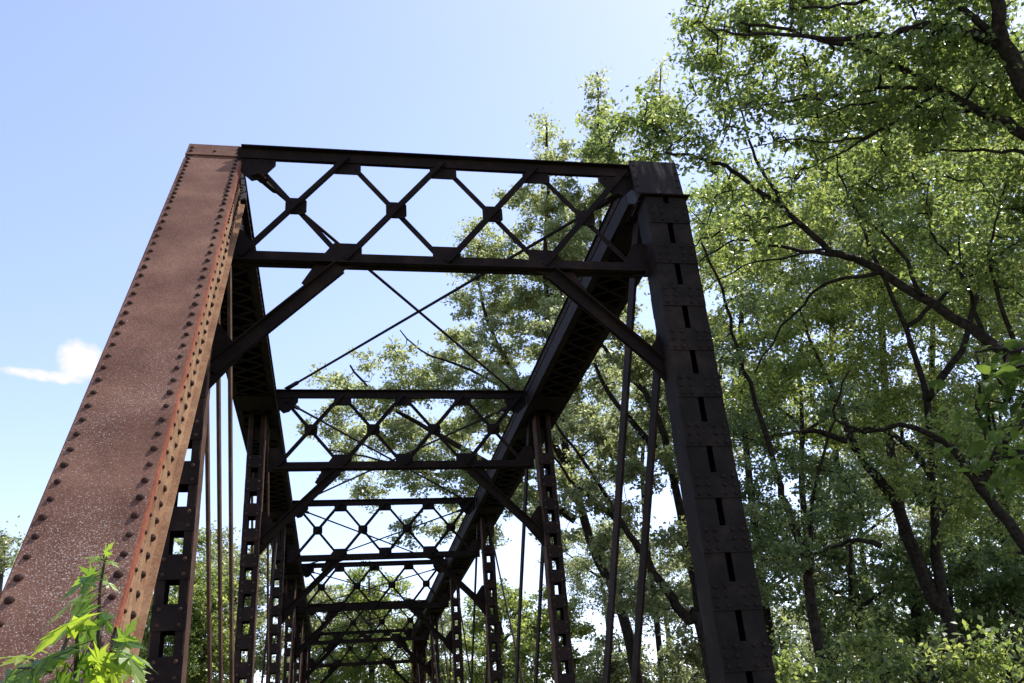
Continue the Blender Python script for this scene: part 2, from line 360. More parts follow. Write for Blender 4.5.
for k in range(0, 6):
    y = k * P
    if k == 0:
        post(-XC + .02, y, .29, .24, HB - .85, .1, .43, .22, HB - 1.2)
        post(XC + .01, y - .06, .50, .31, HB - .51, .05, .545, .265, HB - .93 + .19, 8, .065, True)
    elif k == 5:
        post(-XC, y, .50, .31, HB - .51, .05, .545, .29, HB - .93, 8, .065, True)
        post(XC, y, .29, .24, HB - .85, .1, .43, .22, HB - 1.2)
    else:
        for xc in (-XC, XC): post(xc, y, .29, .26, HB - .45, .1, .425, .22, HB - 1.30)

# --- eyebars (diagonals)
def eyebar(x, ya, za, yb, zb, h=.14, t=.034):
    e = MB(); a = np.array([x, ya, za]); b = np.array([x, yb, zb]); d = (b - a) / np.linalg.norm(b - a)
    e.bar(a + d * .12, b - d * .12, t, h, np.cross(d, VX))
    for c in (a, b):
        pts = [(math.cos(q) * .16, math.sin(q) * .16) for q in np.linspace(0, 2 * math.pi, 20, endpoint=False)]
        e.poly(pts, c, VY, VZ, VX, t * 1.05)
    e.build('eyebar', M['postlit'] if x < 0 else M['post'], bridge)  # left bars take the sunlit copy, right bars the darker one
for side in (-1, 1):
    for k in range(5):
        fwd = k < 3 if side > 0 else k < 2
        xs = ((2.40, 2.80) if side > 0 else ((2.40, 2.53, 2.66) if k == 0 else (2.42, 2.7)))
        for x in xs:
            h = (.15 if side < 0 else .21) - .02 * k
            if fwd: eyebar(side * x, k * P + .20, HB - .33, (k + 1) * P, .25, h)
            else: eyebar(side * x, (k + 1) * P - .15, HB - .33, k * P, .25, h)
        if k in (1, 2, 3):
            r = MB(); zz = (.25, HB - .2) if fwd else (HB - .2, .25)
            r.tube([(side * XC, k * P, zz[0]), (side * XC, (k + 1) * P, zz[1])], .022, 8); r.build('counter_rod', M['post'], bridge)

# --- cross frames: top strut, lower strut, lattice, gussets, knee braces
D = 1.352; E2 = 2.2
def octo(w, h, c): return [(-w + c, -h), (w - c, -h), (w, -h + c), (w, h - c), (w - c, h), (-w + c, h), (-w, h - c), (-w, -h + c)]
for k in range(6):
    y = k * P + (0.04 if k == 0 else 0); z0 = HB; z1 = HB - D
    root = bpy.data.objects.new('sway_frame', None); COL.objects.link(root); root.parent = bridge
    xe = 2.27
    def angle_pair(za, s, th, fw, leg, name, mat):
        c = MB()
        for sy in (-1, 1):
            ya, yb = sorted((y + sy * .012, y + sy * .026)); a, b = sorted((za, za - s * leg)); c.box(-xe, xe, ya, yb, a, b)
            ya, yb = sorted((y + sy * .0263, y + sy * fw)); a, b = sorted((za, za - s * .014)); c.box(-xe, xe, ya, yb, a, b)
        o = c.build(name, mat, root); return o
    ts = angle_pair(z0 + .075, 1, 0, .085, .14, 'top_strut', M['dark'])
    ls = angle_pair(z1 - .07, -1, 0, .085, .14, 'lower_strut', M['dark'])
    zt = z0; zb = z1
    for i in range(4):     # X panels
        xa = -E2 + 1.1 * i; xb = xa + 1.1
        b = MB()
        b.bar((xa, y - .034, zb), (xb, y - .034, zt), .072, .012, VY); dz = (zt - zb) / 1.1
        q = np.array([xb - xa, 0, zt - zb]); q /= np.linalg.norm(q); pp = np.array([-q[2], 0, q[0]])
        b.frame((xa, y - .034, zb), q, pp, -VY, 0, math.hypot(xb - xa, zt - zb), -.036, -.024, .0063, .06)
        b.build('lattice_bar', M['dark'], root)
        b = MB(); b.bar((xa, y + .034, zt), (xb, y + .034, zb), .058, .012, VY)
        q = np.array([xb - xa, 0, zb - zt]); q /= np.linalg.norm(q); pp = np.array([-q[2], 0, q[0]])
        b.frame((xa, y + .034, zt), q, pp, VY, 0, math.hypot(xb - xa, zt - zb), .017, .029, .0063, .045)
        b.build('lattice_bar', M['dark'], root)
        gg = MB(); gg.poly(octo(.115, .105, .035), ((xa + xb) / 2, y, (zt + zb) / 2), VX, VZ, VY, .016)
        for (a, c_) in ((-.06, -.05), (.06, .05), (-.06, .05), (.06, -.05)): gg.rivet(((xa + xb) / 2 + a, y - .008, (zt + zb) / 2 + c_), (0, -1, 0), .014)
        gg.build('gusset_plate', M['dark'], root)
    for i in range(3):
        x = -1.1 + 1.1 * i
        gg = MB(); gg.box(x - .155, x + .155, y - .009, y + .009, zt - .21, zt + .06)
        for a in (-.1, .1): gg.rivet((x + a, y - .009, zt - .15), (0, -1, 0), .014)
        gg.build('gusset_plate', M['dark'], root)
        gg = MB()
        if i == 1: gg.box(x - .155, x + .155, y - .009, y + .009, zb - .06, zb + .21)
        else:
            s = 1 if x < 0 else -1   # wider towards the post, taking the knee brace
            pts = [(.17 * s, -.06), (.17 * s, .21), (-.13 * s, .21), (-.30 * s, -.02), (-.46 * s, -.30), (-.30 * s, -.42), (-.02 * s, -.12)]
            gg.poly(pts if s > 0 else pts[::-1], (x, y, zb), VX, VZ, VY, .018)
        gg.build('gusset_plate', M['dark'], root)
    for s in (-1, 1):
        # end gussets
        gg = MB(); pts = [(0, .09), (-.42, .09), (-.42, -.14), (-.27, -.33), (-.17, -.36), (0, -.2)]
        pts = [(a * s, b) for a, b in pts]; gg.poly(pts, (s * 2.31, y, zt), VX, VZ, VY, .02)
        for a in (-.08, -.17, -.26, -.35):
            gg.rivet((s * (2.31 + a), y - .01, zt - .1), (0, -1, 0), .014)
        gg.build('end_gusset', M['dark'], root)
        gg = MB(); xo = 2.36; pts = [(0, -.1), (-.2, -.1), (-.30, .0), (-.30, .12), (-.16, .34), (0, .34)]
        gg.poly([(a * s, b) for a, b in pts], (s * xo, y, zb), VX, VZ, VY, .018); gg.build('end_gusset', M['dark'], root)
        # knee brace
        a = np.array([s * 1.16, y, zb - .10]); b = np.array([s * 2.40, y, zb - 1.33])
        kb = MB()
        for sy in (-1, 1): kb.bar(a + VY * sy * .024, b + VY * sy * .024, .13, .014, VY)
        q = (b - a) / np.linalg.norm(b - a); pp = np.cross(q, VY); pp = pp if pp[2] > 0 else -pp
        for sy in (-1, 1): kb.frame(a, q, pp, VY * sy, 0, np.linalg.norm(b - a), .052, .066, .0315, .10)
        kb.build('knee_brace', M['dark'], root)
        gg = MB(); pts = [(0, -1.55), (0, -.80), (-.10, -.80), (-.30, -1.08), (-.34, -1.16), (-.06, -1.52)]
        gg.poly([(p_ * s, q_) for p_, q_ in pts], (s * 2.46, y, zb), VX, VZ, VY, .018)
        for j in range(5): gg.rivet((s * 2.43, y - .009, zb - .88 - .14 * j), (0, -1, 0), .014)
        gg.build('knee_gusset', M['dark'], root)
# --- top lateral rods with forked ends
for k in range(5):
    for s in (-1, 1):
        ya = k * P + .14; yb = (k + 1) * P - .14
        dz0, dz1 = (-.32, .10) if k == 0 else (-.16, .02)
        a = np.array([s * -2.0, ya, HB + dz0 + .02 * s]); b = np.array([s * 2.0, yb, HB + dz1 - .02 * s])
        d = (b - a) / np.linalg.norm(b - a)
        r = MB(); r.tube([a, b], .021, 8)
        for c, dr in ((a, d), (b, -d)):
            sd = np.cross(dr, VZ); sd /= np.linalg.norm(sd)
            r.bar(c - dr * .08, c + dr * .18, .06, .05, VZ)
            r.tube([c + dr * .12, c + dr * .20], .036, 6)
            r.bar(c - dr * .2, c - dr * .02, .10, .02, VZ)
        r.build('lateral_rod', M['post'], bridge)
# --- bottom chords, floor and track (below the picture)
for xc, ya, yb in ((-XC, -5.8, 5 * P), (XC, 0, 6 * P - 1)):
    for sx in (-.2, .2):
        b = MB(); b.box(xc + sx - .02, xc + sx + .02, ya, yb, .03, .25); b.build('bottom_chord', M['post'], bridge)
for k in range(6):
    b = MB(); b.box(-2.3, 2.3, k * P - .12, k * P + .12, .25, 1.1); b.build('floor_beam', M['dark'], bridge)
for x in (-.9, .9):
    b = MB(); b.box(x - .12, x + .12, -5.4, 5 * P + 1, .55, 1.249); b.build('stringer', M['dark'], bridge)
b = MB(); y = -5.4
while y < 5 * P + 1: b.box(-1.5, 1.5, y, y + .22, 1.25, 1.45); y += .4
o = b.build('tie_deck', M['wood'], bridge)
# abutments
ab = thing('stone_abutment', 'pale stone abutment under the foot of the inclined end post', 'abutment', (0, -7, -4.5))
b = MB(); b.box(-4.2, .6, -.2, 2.3, 0, 2.75); b.box(-4.2, .6, -.25, .5, 2.752, 4.2); b.build('masonry', M['stone'], ab)
ab = thing('stone_abutment', 'pale stone abutment under the foot of the upright end post', 'abutment', (0, -1.2, -4.5))
b = MB(); b.box(.7, 4.2, 0, 2.2, 0, 2.7); b.box(.7, 4.2, -1.2, -.2, 0, 4.2); b.build('masonry', M['stone'], ab)

# ------------------------------------------------------------------ trees
def at(px, py, dist): return CAM + raydir(px, py) * dist
def leaves_mesh(pos, size, name, mat, parent, flat=.55, droop=.3, aspect=.55, varr=.35):
    n = len(pos); 
    nrm = rng.normal(size=(n, 3)); nrm[:, 2] = np.abs(nrm[:, 2]) * 1.0 + flat; nrm /= np.linalg.norm(nrm, axis=1)[:, None]
    a = rng.normal(size=(n, 3)); a[:, 2] -= droop; a -= nrm * (a * nrm).sum(1)[:, None]; a /= np.linalg.norm(a, axis=1)[:, None] + 1e-9
    b = np.cross(nrm, a); s = size * rng.uniform(1 - varr, 1 + varr, size=(n, 1))
    v = np.empty((n, 4, 3)); v[:, 0] = pos - a * s * .5; v[:, 2] = pos + a * s * .5 - nrm * s * .08
    v[:, 1] = pos + b * s * aspect * .5 + nrm * s * .07 - a * s * .07; v[:, 3] = pos - b * s * aspect * .5 + nrm * s * .07 - a * s * .07
    me = bpy.data.meshes.new(name); me.vertices.add(n * 4); me.vertices.foreach_set('co', v.reshape(-1))
    me.loops.add(n * 4); me.loops.foreach_set('vertex_index', np.arange(n * 4, dtype=np.int32))
    me.polygons.add(n); me.polygons.foreach_set('loop_start', np.arange(0, n * 4, 4, dtype=np.int32))
    try: me.polygons.foreach_set('loop_total', np.full(n, 4, dtype=np.int32))
    except Exception: pass
    me.update(calc_edges=True); me.validate(); me.materials.append(mat)
    o = bpy.data.objects.new(name, me); COL.objects.link(o); o.parent = parent; return o
def ovate_mesh(pos, size, name, mat, parent):
    mb = MB(); out = [(0, 0), (.18, .12), (.27, .34), (.22, .62), (.10, .86), (0, 1.05), (-.10, .86), (-.22, .62), (-.27, .34), (-.18, .12)]
    for p in pos:
        nr = rng.normal(size=3) * .55; nr[2] = abs(nr[2]) + .8; nr /= np.linalg.norm(nr); a = rng.normal(size=3); a[2] -= .6; a -= nr * (a @ nr); a /= np.linalg.norm(a); b = np.cross(nr, a); s_ = size * rng.uniform(.6, 1.2)
        vs = [p + s_ * (b * x + a * y + nr * (.35 * abs(x) - .30 * y * y)) for x, y in out] + [p + s_ * (a * .35 - nr * .037), p + s_ * (a * .7 - nr * .147)]
        mb.add(vs, [(0, 1, 10), (1, 2, 10), (2, 3, 11, 10), (3, 4, 11), (4, 5, 11), (5, 6, 11), (6, 7, 11), (7, 8, 10, 11), (8, 9, 10), (9, 0, 10)])
    return mb.build(name, mat, parent, smooth=True)
def smooth_path(pts, rad, sub=3, jit=.0):
    pts = np.array(pts, float); n = len(pts); P_ = []; R2 = []
    for i in range(n - 1):
        p0 = pts[max(i - 1, 0)]; p1 = pts[i]; p2 = pts[i + 1]; p3 = pts[min(i + 2, n - 1)]
        for j in range(sub):
            t = j / sub; q = .5 * ((2 * p1) + (-p0 + p2) * t + (2 * p0 - 5 * p1 + 4 * p2 - p3) * t * t + (-p0 + 3 * p1 - 3 * p2 + p3) * t ** 3)
            P_.append(q + rng.normal(size=3) * jit); R2.append(rad[i] * (1 - t) + rad[i + 1] * t)
    P_.append(pts[-1]); R2.append(rad[-1]); return np.array(P_), np.array(R2)
def make_tree(name, label, cat, base, limbs, blobs, leaf, leafm, bark, group=None, cov=2.2, tip_px=13, spread=.5, twig=.014, jit=.04, flat=.3, broad=False):
    """limbs: list of ([(x,y,z)...], r0, r1); blobs: (centre xyz, radius m, cover)"""
    base = np.array(base, float); root = thing(name, label, cat, tuple(base), group)
    tb = MB(); nodes = []; nr = []
    for pts, r0, r1 in limbs:
        m_ = len(pts); rad = [r0 + (r1 - r0) * (i / (m_ - 1)) ** .8 for i in range(m_)]
        q, rr = smooth_path(pts, rad, 4, jit * .4); tb.tube(list(q - base), list(rr), 9 if r0 > .08 else 6)
        nodes += list(q); nr += list(rr)
    nodes = np.array(nodes); nr = np.array(nr)
    tips = []; nl = []
    for c, rad, cv in blobs:
        c = np.array(c); dist = np.linalg.norm(c - CAM); clr = tip_px * dist / FPX * 1.0 * random.uniform(.8, 1.2)   # clump radius in metres
        area = rad * rad; nt_ = max(3, int(1.5 * area / (clr * clr) * .75))
        u = rng.normal(size=(nt_, 3)); u /= np.linalg.norm(u, axis=1)[:, None]; rr = rad * rng.uniform(.15, 1, size=(nt_, 1)) ** .45
        u[:, 2] *= .85
        tp_ = c + u * rr
        per = cv * cov * math.pi * area / (leaf * leaf * .5 * .55 * .55) / nt_
        for t in tp_: tips.append(t); nl.append((per * random.uniform(.5, 1.5), clr))
    order = np.argsort([np.min(np.linalg.norm(nodes - t, axis=1)) for t in tips])
    lp = []
    for i in order:
        t = tips[i]; d = np.linalg.norm(nodes - t, axis=1) + nr * 0 ; j = int(np.argmin(d)); a = nodes[j]; dl = d[j]
        mid = (a + t) / 2 + rng.normal(size=3) * dl * .1 + np.array([0, 0, .05 * dl])
        q, rr = smooth_path([a, mid, t], [min(nr[j] * .7, twig * (1 + dl)), twig * .7, twig * .35], 3, dl * .01)
        tb.tube(list(q - base), list(rr), 4)
        if dl > .25: nodes = np.vstack([nodes, q[1:]]); nr = np.concatenate([nr, rr[1:]])
        k, cl = nl[i]; k = max(6, int(k))
        # leaves sit along the outer twig and on short side shoots, in flattened sprays
        side = rng.normal(size=(4, 3)); side[:, 2] *= .45; side /= np.linalg.norm(side, axis=1)[:, None]
        w_ = rng.integers(0, 4, k); s_ = rng.uniform(0, 1, (k, 1)) ** .8
        p = t + side[w_] * s_ * cl * 3.6 * spread + rng.normal(size=(k, 3)) * cl * .42 * np.array([1, 1, .7])
        lp.append(p)
    lp = np.concatenate(lp)
    tb.build('trunk', M[bark], root, smooth=True)
    if broad: ovate_mesh(lp - base, leaf, 'foliage', M[leafm], root)
    else: leaves_mesh(lp - base, leaf, 'crown', M[leafm], root, flat)
    return root, len(lp)
def PL(pts, d, dd=None):
    """polyline from picture directions at distance d (m); dd lets the distance change along it"""
    n = len(pts); return [at(x, y, d + (0 if dd is None else dd * i / (n - 1))) for i, (x, y) in enumerate(pts)]
def BL(lst, d, cvd=1, jd=1.5): return [(at(x, y, d + random.uniform(-jd, jd)), r * d / FPX, (c[0] if c else 1) * cvd) for x, y, r, *c in lst]
total = 0
def T(*a, **k):
    global total
    o, n_ = make_tree(*a, **k); total += n_; return o
# A: big leaning maple just right of the frame
def gnd(px, py, d):
    p = at(px, py, d); return np.array([p[0], p[1], float(ground_h(p[0], p[1])) - .2])
bA = gnd(1190, 640, 13)
T('maple_tree', 'large dark-limbed maple whose branches reach in from the right edge over the bridge', 'tree', bA,
  [([bA, at(1170, 560, 13), at(1130, 430, 13), at(1110, 300, 12.5), at(1075, 190, 12), at(1024, 84, 12), at(1000, 29, 12), at(985, -60, 12), at(965, -150, 12), at(930, -230, 12)], .24, .02),
   (PL([(1128, 430), (1070, 392), (1024, 366), (982, 336), (920, 297), (864, 262), (830, 250), (790, 215), (740, 176), (712, 162), (665, 152)], 13, -.5), .10, .018),
   (PL([(864, 262), (825, 253), (780, 247), (735, 238), (700, 262)], 12.7), .04, .01),
   (PL([(885, 272), (835, 280), (808, 298), (775, 335), (755, 372)], 12.7, .5), .035, .01),
   (PL([(800, 222), (770, 228), (720, 232), (690, 246)], 12.6), .025, .01),
   (PL([(1100, 250), (1060, 160), (1024, 135), (985, 113), (941, 91), (890, 62), (838, 44), (790, 30), (740, 22)], 12, .6), .09, .015),
   (PL([(941, 91), (905, 88), (871, 90), (817, 99), (760, 105), (715, 112)], 12, .5), .03, .008),
   (PL([(930, 110), (880, 130), (840, 155), (800, 170)], 12.2, .5), .025, .008),
   (PL([(1008, 48), (960, 30), (926, 26), (879, 37), (820, 40), (760, 34), (715, 30)], 12, .5), .07, .012),
   (PL([(1008, 48), (960, 8), (900, -10), (840, 6), (790, 8)], 12, .5), .05, .012),
   (PL([(790, 215), (760, 170), (745, 130), (735, 95)], 12.7), .03, .01),
   (PL([(830, 250), (800, 255), (755, 262), (715, 282), (695, 300)], 12.7), .022, .006),
   (PL([(985, 113), (930, 108), (880, 100), (830, 112), (790, 125)], 12.3), .028, .007),
   (PL([(920, 297), (900, 250), (860, 215), (840, 180), (835, 150)], 12.8), .03, .008),
   (PL([(982, 336), (965, 280), (930, 230), (925, 190)], 12.9), .035, .008),
   (PL([(941, 91), (900, 120), (850, 140), (790, 140), (740, 150)], 12.4), .025, .006),
   (PL([(1024, 366), (1000, 300), (990, 250), (1000, 200)], 12.9), .04, .01),
   (PL([(1060, 160), (1000, 150), (940, 152), (900, 148)], 12.2), .03, .008)],
  BL([(708, 45, 24), (702, 85, 18, .8), (700, 10, 24, .8), (725, 20, 34), (735, 70, 38), (715, 110, 20, .7), (790, 30, 55), (800, 85, 40, .8), (870, 25, 60), (870, 90, 50), (950, 20, 60), (950, 85, 60), (1010, 60, 60), (1040, 150, 60),
      (930, 150, 50, .8), (1000, 200, 55, .8), (860, 150, 50, .7), (1060, 260, 60), (960, -60, 60), (900, -110, 50), (1000, -150, 60), (1100, 60, 60), (1120, 180, 55), (750, 120, 34, .8), (690, 150, 30), (650, 145, 26), (720, 175, 30, .8), (610, 140, 22), (640, 118, 24), (670, 112, 24), (790, 170, 35, .7), (710, 205, 30, .6), (760, 215, 35, .6), (900, 210, 40, .6), (960, 260, 40, .6)], 13.3, 1, 1.1),
  .078, 'leafA', 'bark', cov=1.15, tip_px=11, twig=.02)
# B: limb-heavy tree further in
bB = gnd(945, 650, 20)
T('maple_tree', 'stout forked maple in the grove, its trunk splitting behind the lowest right-hand branches', 'tree', bB,
  [([bB, at(944, 600, 20), at(936, 540, 20), at(932, 476, 20), at(926, 400, 20), at(905, 330, 20), at(880, 270, 20), at(850, 200, 20)], .13, .03),
   (PL([(942, 610), (922, 575), (897, 505), (870, 470), (852, 440), (838, 400), (815, 350), (800, 310)], 20), .17, .02),
   (PL([(852, 440), (812, 432), (775, 436), (730, 440)], 20), .08, .015),
   (PL([(932, 476), (905, 442), (872, 428), (850, 432)], 20), .08, .03),
   (PL([(1090, 640), (1050, 580), (1015, 532), (979, 488), (955, 452), (930, 434), (900, 425), (865, 432), (835, 420)], 17), .13, .02),
   (PL([(979, 488), (1000, 450), (1024, 420)], 17), .09, .04),
   (PL([(880, 545), (862, 540), (835, 546), (812, 556)], 19), .06, .02),
   (PL([(926, 400), (960, 350), (985, 270), (990, 200)], 20), .09, .03),
   (PL([(905, 330), (940, 300), (1000, 240), (1030, 230)], 20), .06, .02)],
  BL([(740, 250, 45), (800, 300, 50), (760, 330, 45), (860, 330, 55), (830, 200, 50), (900, 250, 50), (920, 380, 55, .8), (860, 400, 50, .7), (790, 380, 45, .7), (960, 330, 50, .7), (1000, 300, 50, .6), (1000, 420, 50, .8), (1000, 500, 50, .8),
      (950, 200, 50, .7), (1010, 180, 50, .7), (740, 400, 40, .7), (960, 440, 40, .7), (880, 480, 45, .6), (780, 220, 40, .8)], 20, 1, 2.5),
  .09, 'leafB', 'bark', cov=1.4, tip_px=10)
bC = gnd(818, 660, 16)
T('slender_tree', 'slender forked young tree whose thin stem arches left beside the upright bridge post', 'tree', bC,
  [([bC, at(815, 621, 16), at(807, 564, 16), at(791, 522, 16), at(780, 486, 16), at(768, 440, 16), at(752, 395, 16), at(737, 345, 16), at(722, 290, 16), at(700, 240, 16)], .10, .018),
   (PL([(810, 575), (811, 540), (812, 500), (828, 440), (838, 400), (850, 370)], 16), .05, .015)],
  BL([(740, 300, 25, .6), (720, 350, 25, .6), (760, 430, 35, .6), (840, 400, 30, .5), (800, 470, 35, .6), (740, 480, 30, .6), (790, 540, 35, .6), (850, 500, 35, .6), (760, 570, 30, .6)], 16, 1, 1),
  .08, 'leafD', 'bark', cov=1.9, tip_px=9)
bD = gnd(720, 655, 19)
T('riverbank_tree', 'dark leaning tree seen between the upright bridge post and the two broad eyebars', 'tree', bD,
  [([bD, at(707, 650, 19), at(690, 622, 19), at(672, 600, 19), at(648, 562, 19), at(624, 528, 19), at(600, 505, 19), at(570, 480, 19), at(550, 450, 19)], .16, .02),
   (PL([(705, 645), (690, 560), (672, 470), (655, 410), (632, 378), (605, 348), (575, 320), (560, 290)], 20), .12, .02),
   (PL([(672, 470), (640, 430), (610, 395), (592, 355), (580, 300)], 20.5), .10, .02),
   (PL([(640, 552), (590, 470), (560, 430), (550, 400)], 19), .05, .02)],
  BL([(560, 340, 32), (600, 310, 34), (590, 380, 30, .8), (640, 350, 30), (660, 400, 30, .8), (610, 440, 30, .7), (570, 420, 24, .6), (650, 470, 28, .7), (690, 460, 25, .8), (590, 500, 25, .6), (560, 540, 18, .5),
      (640, 520, 25, .5), (680, 540, 28, .7), (620, 590, 20, .5), (690, 600, 24, .6), (655, 610, 18, .5), (600, 550, 20, .6), (640, 600, 20, .6), (700, 640, 24), (610, 480, 30, .7), (640, 430, 30, .7), (700, 330, 30), (680, 280, 28)], 20, 1, 2),
  .105, 'leafC', 'bark', cov=2.6, tip_px=8)
bE = gnd(655, 700, 30)
T('cottonwood_tree', 'tall pale grey-green tree rising behind the portal lattice, topmost behind the bridge', 'tree', bE,
  [([bE, at(630, 640, 30), at(590, 540, 30), at(560, 420, 30), at(548, 330, 30), at(545, 250, 30), at(548, 190, 30), at(546, 120, 30)], .22, .03),
   (PL([(568, 470), (530, 400), (495, 340), (480, 290), (478, 250)], 30), .12, .03),
   (PL([(560, 420), (590, 330), (598, 250), (600, 180), (597, 72)], 31), .14, .03),
   (PL([(575, 520), (500, 470), (430, 430), (380, 400), (350, 365)], 29), .14, .03),
   (PL([(500, 470), (440, 475), (380, 460), (330, 450)], 29), .08, .02),
   (PL([(595, 300), (630, 230), (655, 150), (661, 64)], 31), .09, .02),
   (PL([(530, 400), (470, 370), (420, 350), (400, 330)], 29), .07, .02)],
  BL([(546, 140, 5), (543, 120, 4), (598, 72, 4), (661, 65, 4), (547, 165, 18, .8), (545, 140, 9, .8), (530, 205, 28, .8), (570, 210, 30), (510, 250, 30, .7), (475, 235, 16, .6), (465, 265, 17, .6), (560, 260, 35), (600, 215, 30), (598, 150, 24), (597, 105, 12, .8), (594, 85, 6), (592, 125, 14), (660, 78, 6), (672, 115, 10), (648, 112, 8), (545, 128, 5), (560, 150, 9), (615, 130, 10), (620, 190, 26), (575, 240, 30), (545, 290, 36), (490, 270, 24, .7), (580, 360, 34), (545, 440, 34), (580, 420, 30), (500, 390, 30), (550, 490, 28, .8), (510, 500, 24, .7), (590, 470, 28, .7), (660, 100, 12, .7), (655, 130, 18, .8), (630, 170, 30),
      (520, 300, 38, .8), (470, 300, 20, .6), (560, 330, 35), (500, 345, 35, .8), (600, 290, 35), (460, 350, 30, .7), (440, 380, 26, .7), (400, 350, 14, .6), (410, 385, 26, .8), (365, 365, 14, .6), (350, 378, 16, .7), (325, 385, 12, .6), (375, 405, 26, .8),
      (335, 415, 20, .7), (312, 430, 12, .6), (350, 445, 26, .8), (395, 435, 28, .9), (440, 430, 34), (490, 420, 34), (530, 400, 34), (420, 475, 28, .8), (380, 480, 26, .7), (340, 470, 14, .5), (465, 480, 30, .8), (510, 470, 30, .7), (440, 520, 20, .6), (480, 530, 22, .5), (405, 530, 18, .5), (530, 520, 20, .5)], 30, 1, 2.5),
  .125, 'leafE', 'bark', cov=2.4, tip_px=7, twig=.014)
# far bank trees behind the portal: each its own crown
far = [(0, 548, 16, 46, 'leafC', 'small bushy treetop showing at the left edge beyond the inclined post'),
       (190, 600, 60, 44, 'leafB', 'bright green tree behind the laced hip post, left of the thin eyebars'),
       (232, 585, 62, 48, 'leafC', 'bright leafy tree between the thin eyebars and the second left post'),
       (330, 625, 50, 52, 'leafC', 'far green tree low behind the receding sway frames, left of their middle'),
       (370, 610, 48, 46, 'leafB', 'yellow-green far tree low behind the middle of the receding sway frames'),
       (430, 640, 45, 50, 'leafC', 'far tree low behind the dark right top chord'),
       (500, 625, 42, 44, 'leafB', 'yellow-green tree low between the second and third right posts'),
       (555, 630, 45, 40, 'leafB', 'light green tree low behind the second right post'),
       (620, 670, 40, 38, 'leafC', 'low rounded tree behind the feet of the two broad eyebars'),
       (680, 675, 36, 36, 'leafC', 'low rounded tree behind the foot of the upright bridge post'),
       (110, 610, 50, 50, 'leafB', 'far tree hidden mostly behind the inclined rusty post')]
for (px, py, r, d, lm, lab) in far:
    b0 = gnd(px, 690, d); mpp = d / FPX
    T('far_tree', lab, 'tree', b0,
      [([b0, at(px + 2, py + r * .8, d), at(px, py, d), at(px - 1, py - r * .7, d)], .2, .04), ([at(px, py + r * .5, d), at(px + r * .5, py - r * .1, d)], .08, .03), ([at(px, py + r * .3, d), at(px - r * .5, py - r * .2, d)], .08, .03)],
      BL([(px, py - r * .65, r * .42), (px - r * .4, py - r * .2, r * .45), (px + r * .4, py - r * .25, r * .45), (px, py + r * .1, r * .6), (px - r * .5, py + r * .5, r * .5), (px + r * .5, py + r * .5, r * .5), (px, py + r, r * .6), (px - r * .5, py + r * 1.3, r * .5), (px + r * .5, py + r * 1.3, r * .5)], d, 1, 1.5),
      .16, lm, 'bark_far', group='trees on the far bank', cov=1.7, tip_px=7, twig=.02)
# grove behind the right side
grove = [(600, 560, 45, 42, 'leafC', 'tree in the grove seen just left of the two broad eyebars'),
         (660, 580, 45, 42, 'leafC', 'tree in the grove seen between the two broad eyebars and the upright end post'),
         (640, 400, 50, 36, 'leafE', 'tall pale tree in the grove behind the top of the two broad eyebars'),
         (810, 660, 60, 40, 'leafC', 'far low tree in the grove behind the foot of the slender forked tree'),
         (900, 660, 60, 40, 'leafD', 'far low tree in the grove behind the bright shrubs, middle of the right side'),
         (990, 670, 60, 40, 'leafC', 'far low tree in the grove at the bottom right, behind the last shrub'),
         (860, 500, 60, 36, 'leafC', 'far tree in the grove between the forked trunk and the young tree stems'),
         (980, 530, 60, 36, 'leafB', 'far tree in the grove right of the forked trunk'),
         (740, 230, 60, 27, 'leafB', 'sunlit yellow-green tree right behind the cap of the upright post'),
         (830, 260, 65, 30, 'leafC', 'grey-green tree deep in the grove under the long arching limb'),
         (930, 260, 75, 28, 'leafB', 'sunlit tree deep in the grove under the upper right limbs'),
         (1030, 300, 75, 30, 'leafC', 'pale tree deep in the grove at the right edge'),
         (720, 400, 60, 30, 'leafC', 'thin grey-green tree behind the arching young stem'),
         (800, 400, 60, 27, 'leafB', 'mid-green tree in the grove above the two-stemmed young tree'),
         (900, 420, 65, 30, 'leafC', 'shadowed tree in the grove behind the stout forked trunk'),
         (1000, 450, 70, 27, 'leafD', 'dark tree in the grove low at the right edge'),
         (760, 560, 60, 27, 'leafC', 'low leafy tree in the grove right of the upright bridge post'),
         (850, 580, 60, 25, 'leafD', 'low dark tree in the grove between the young tree and the forked trunk'),
         (950, 590, 65, 25, 'leafD', 'low dark tree in the grove behind the foot of the forked trunk'),
         (1030, 600, 60, 23, 'leafD', 'low dark tree at the bottom right of the grove'),
         (880, 130, 70, 25, 'leafB', 'sunlit crown high behind the upper right limbs'),
         (980, 110, 75, 27, 'leafB', 'high crown behind the thick dark trunk at the top right')]
for (px, py, r, d, lm, lab) in grove:
    b0 = gnd(px + 15, 680, d)
    T('grove_tree', lab, 'tree', b0,
      [([b0, (at(px + 10, (py + 680) / 2, d) + b0) / 2, at(px + 5, (py + 680) / 2 - 20, d), at(px + 2, py + r * .6, d), at(px, py - r * .6, d)], .17, .04), ([at(px, py + r * .6, d), at(px + r * .8, py, d)], .07, .02), ([at(px, py + r * .4, d), at(px - r * .8, py - r * .2, d)], .07, .02)],
      BL([(px, py - r * .6, r * .55), (px - r * .6, py - r * .3, r * .5), (px + r * .6, py - r * .3, r * .5), (px, py + r * .2, r * .6), (px - r * .7, py + r * .4, r * .5), (px + r * .7, py + r * .4, r * .5), (px, py + r * .8, r * .5, .7)], d, 1, 2.5),
      .125, lm, 'bark', group='trees in the grove', cov=1.3, tip_px=9, twig=.02)
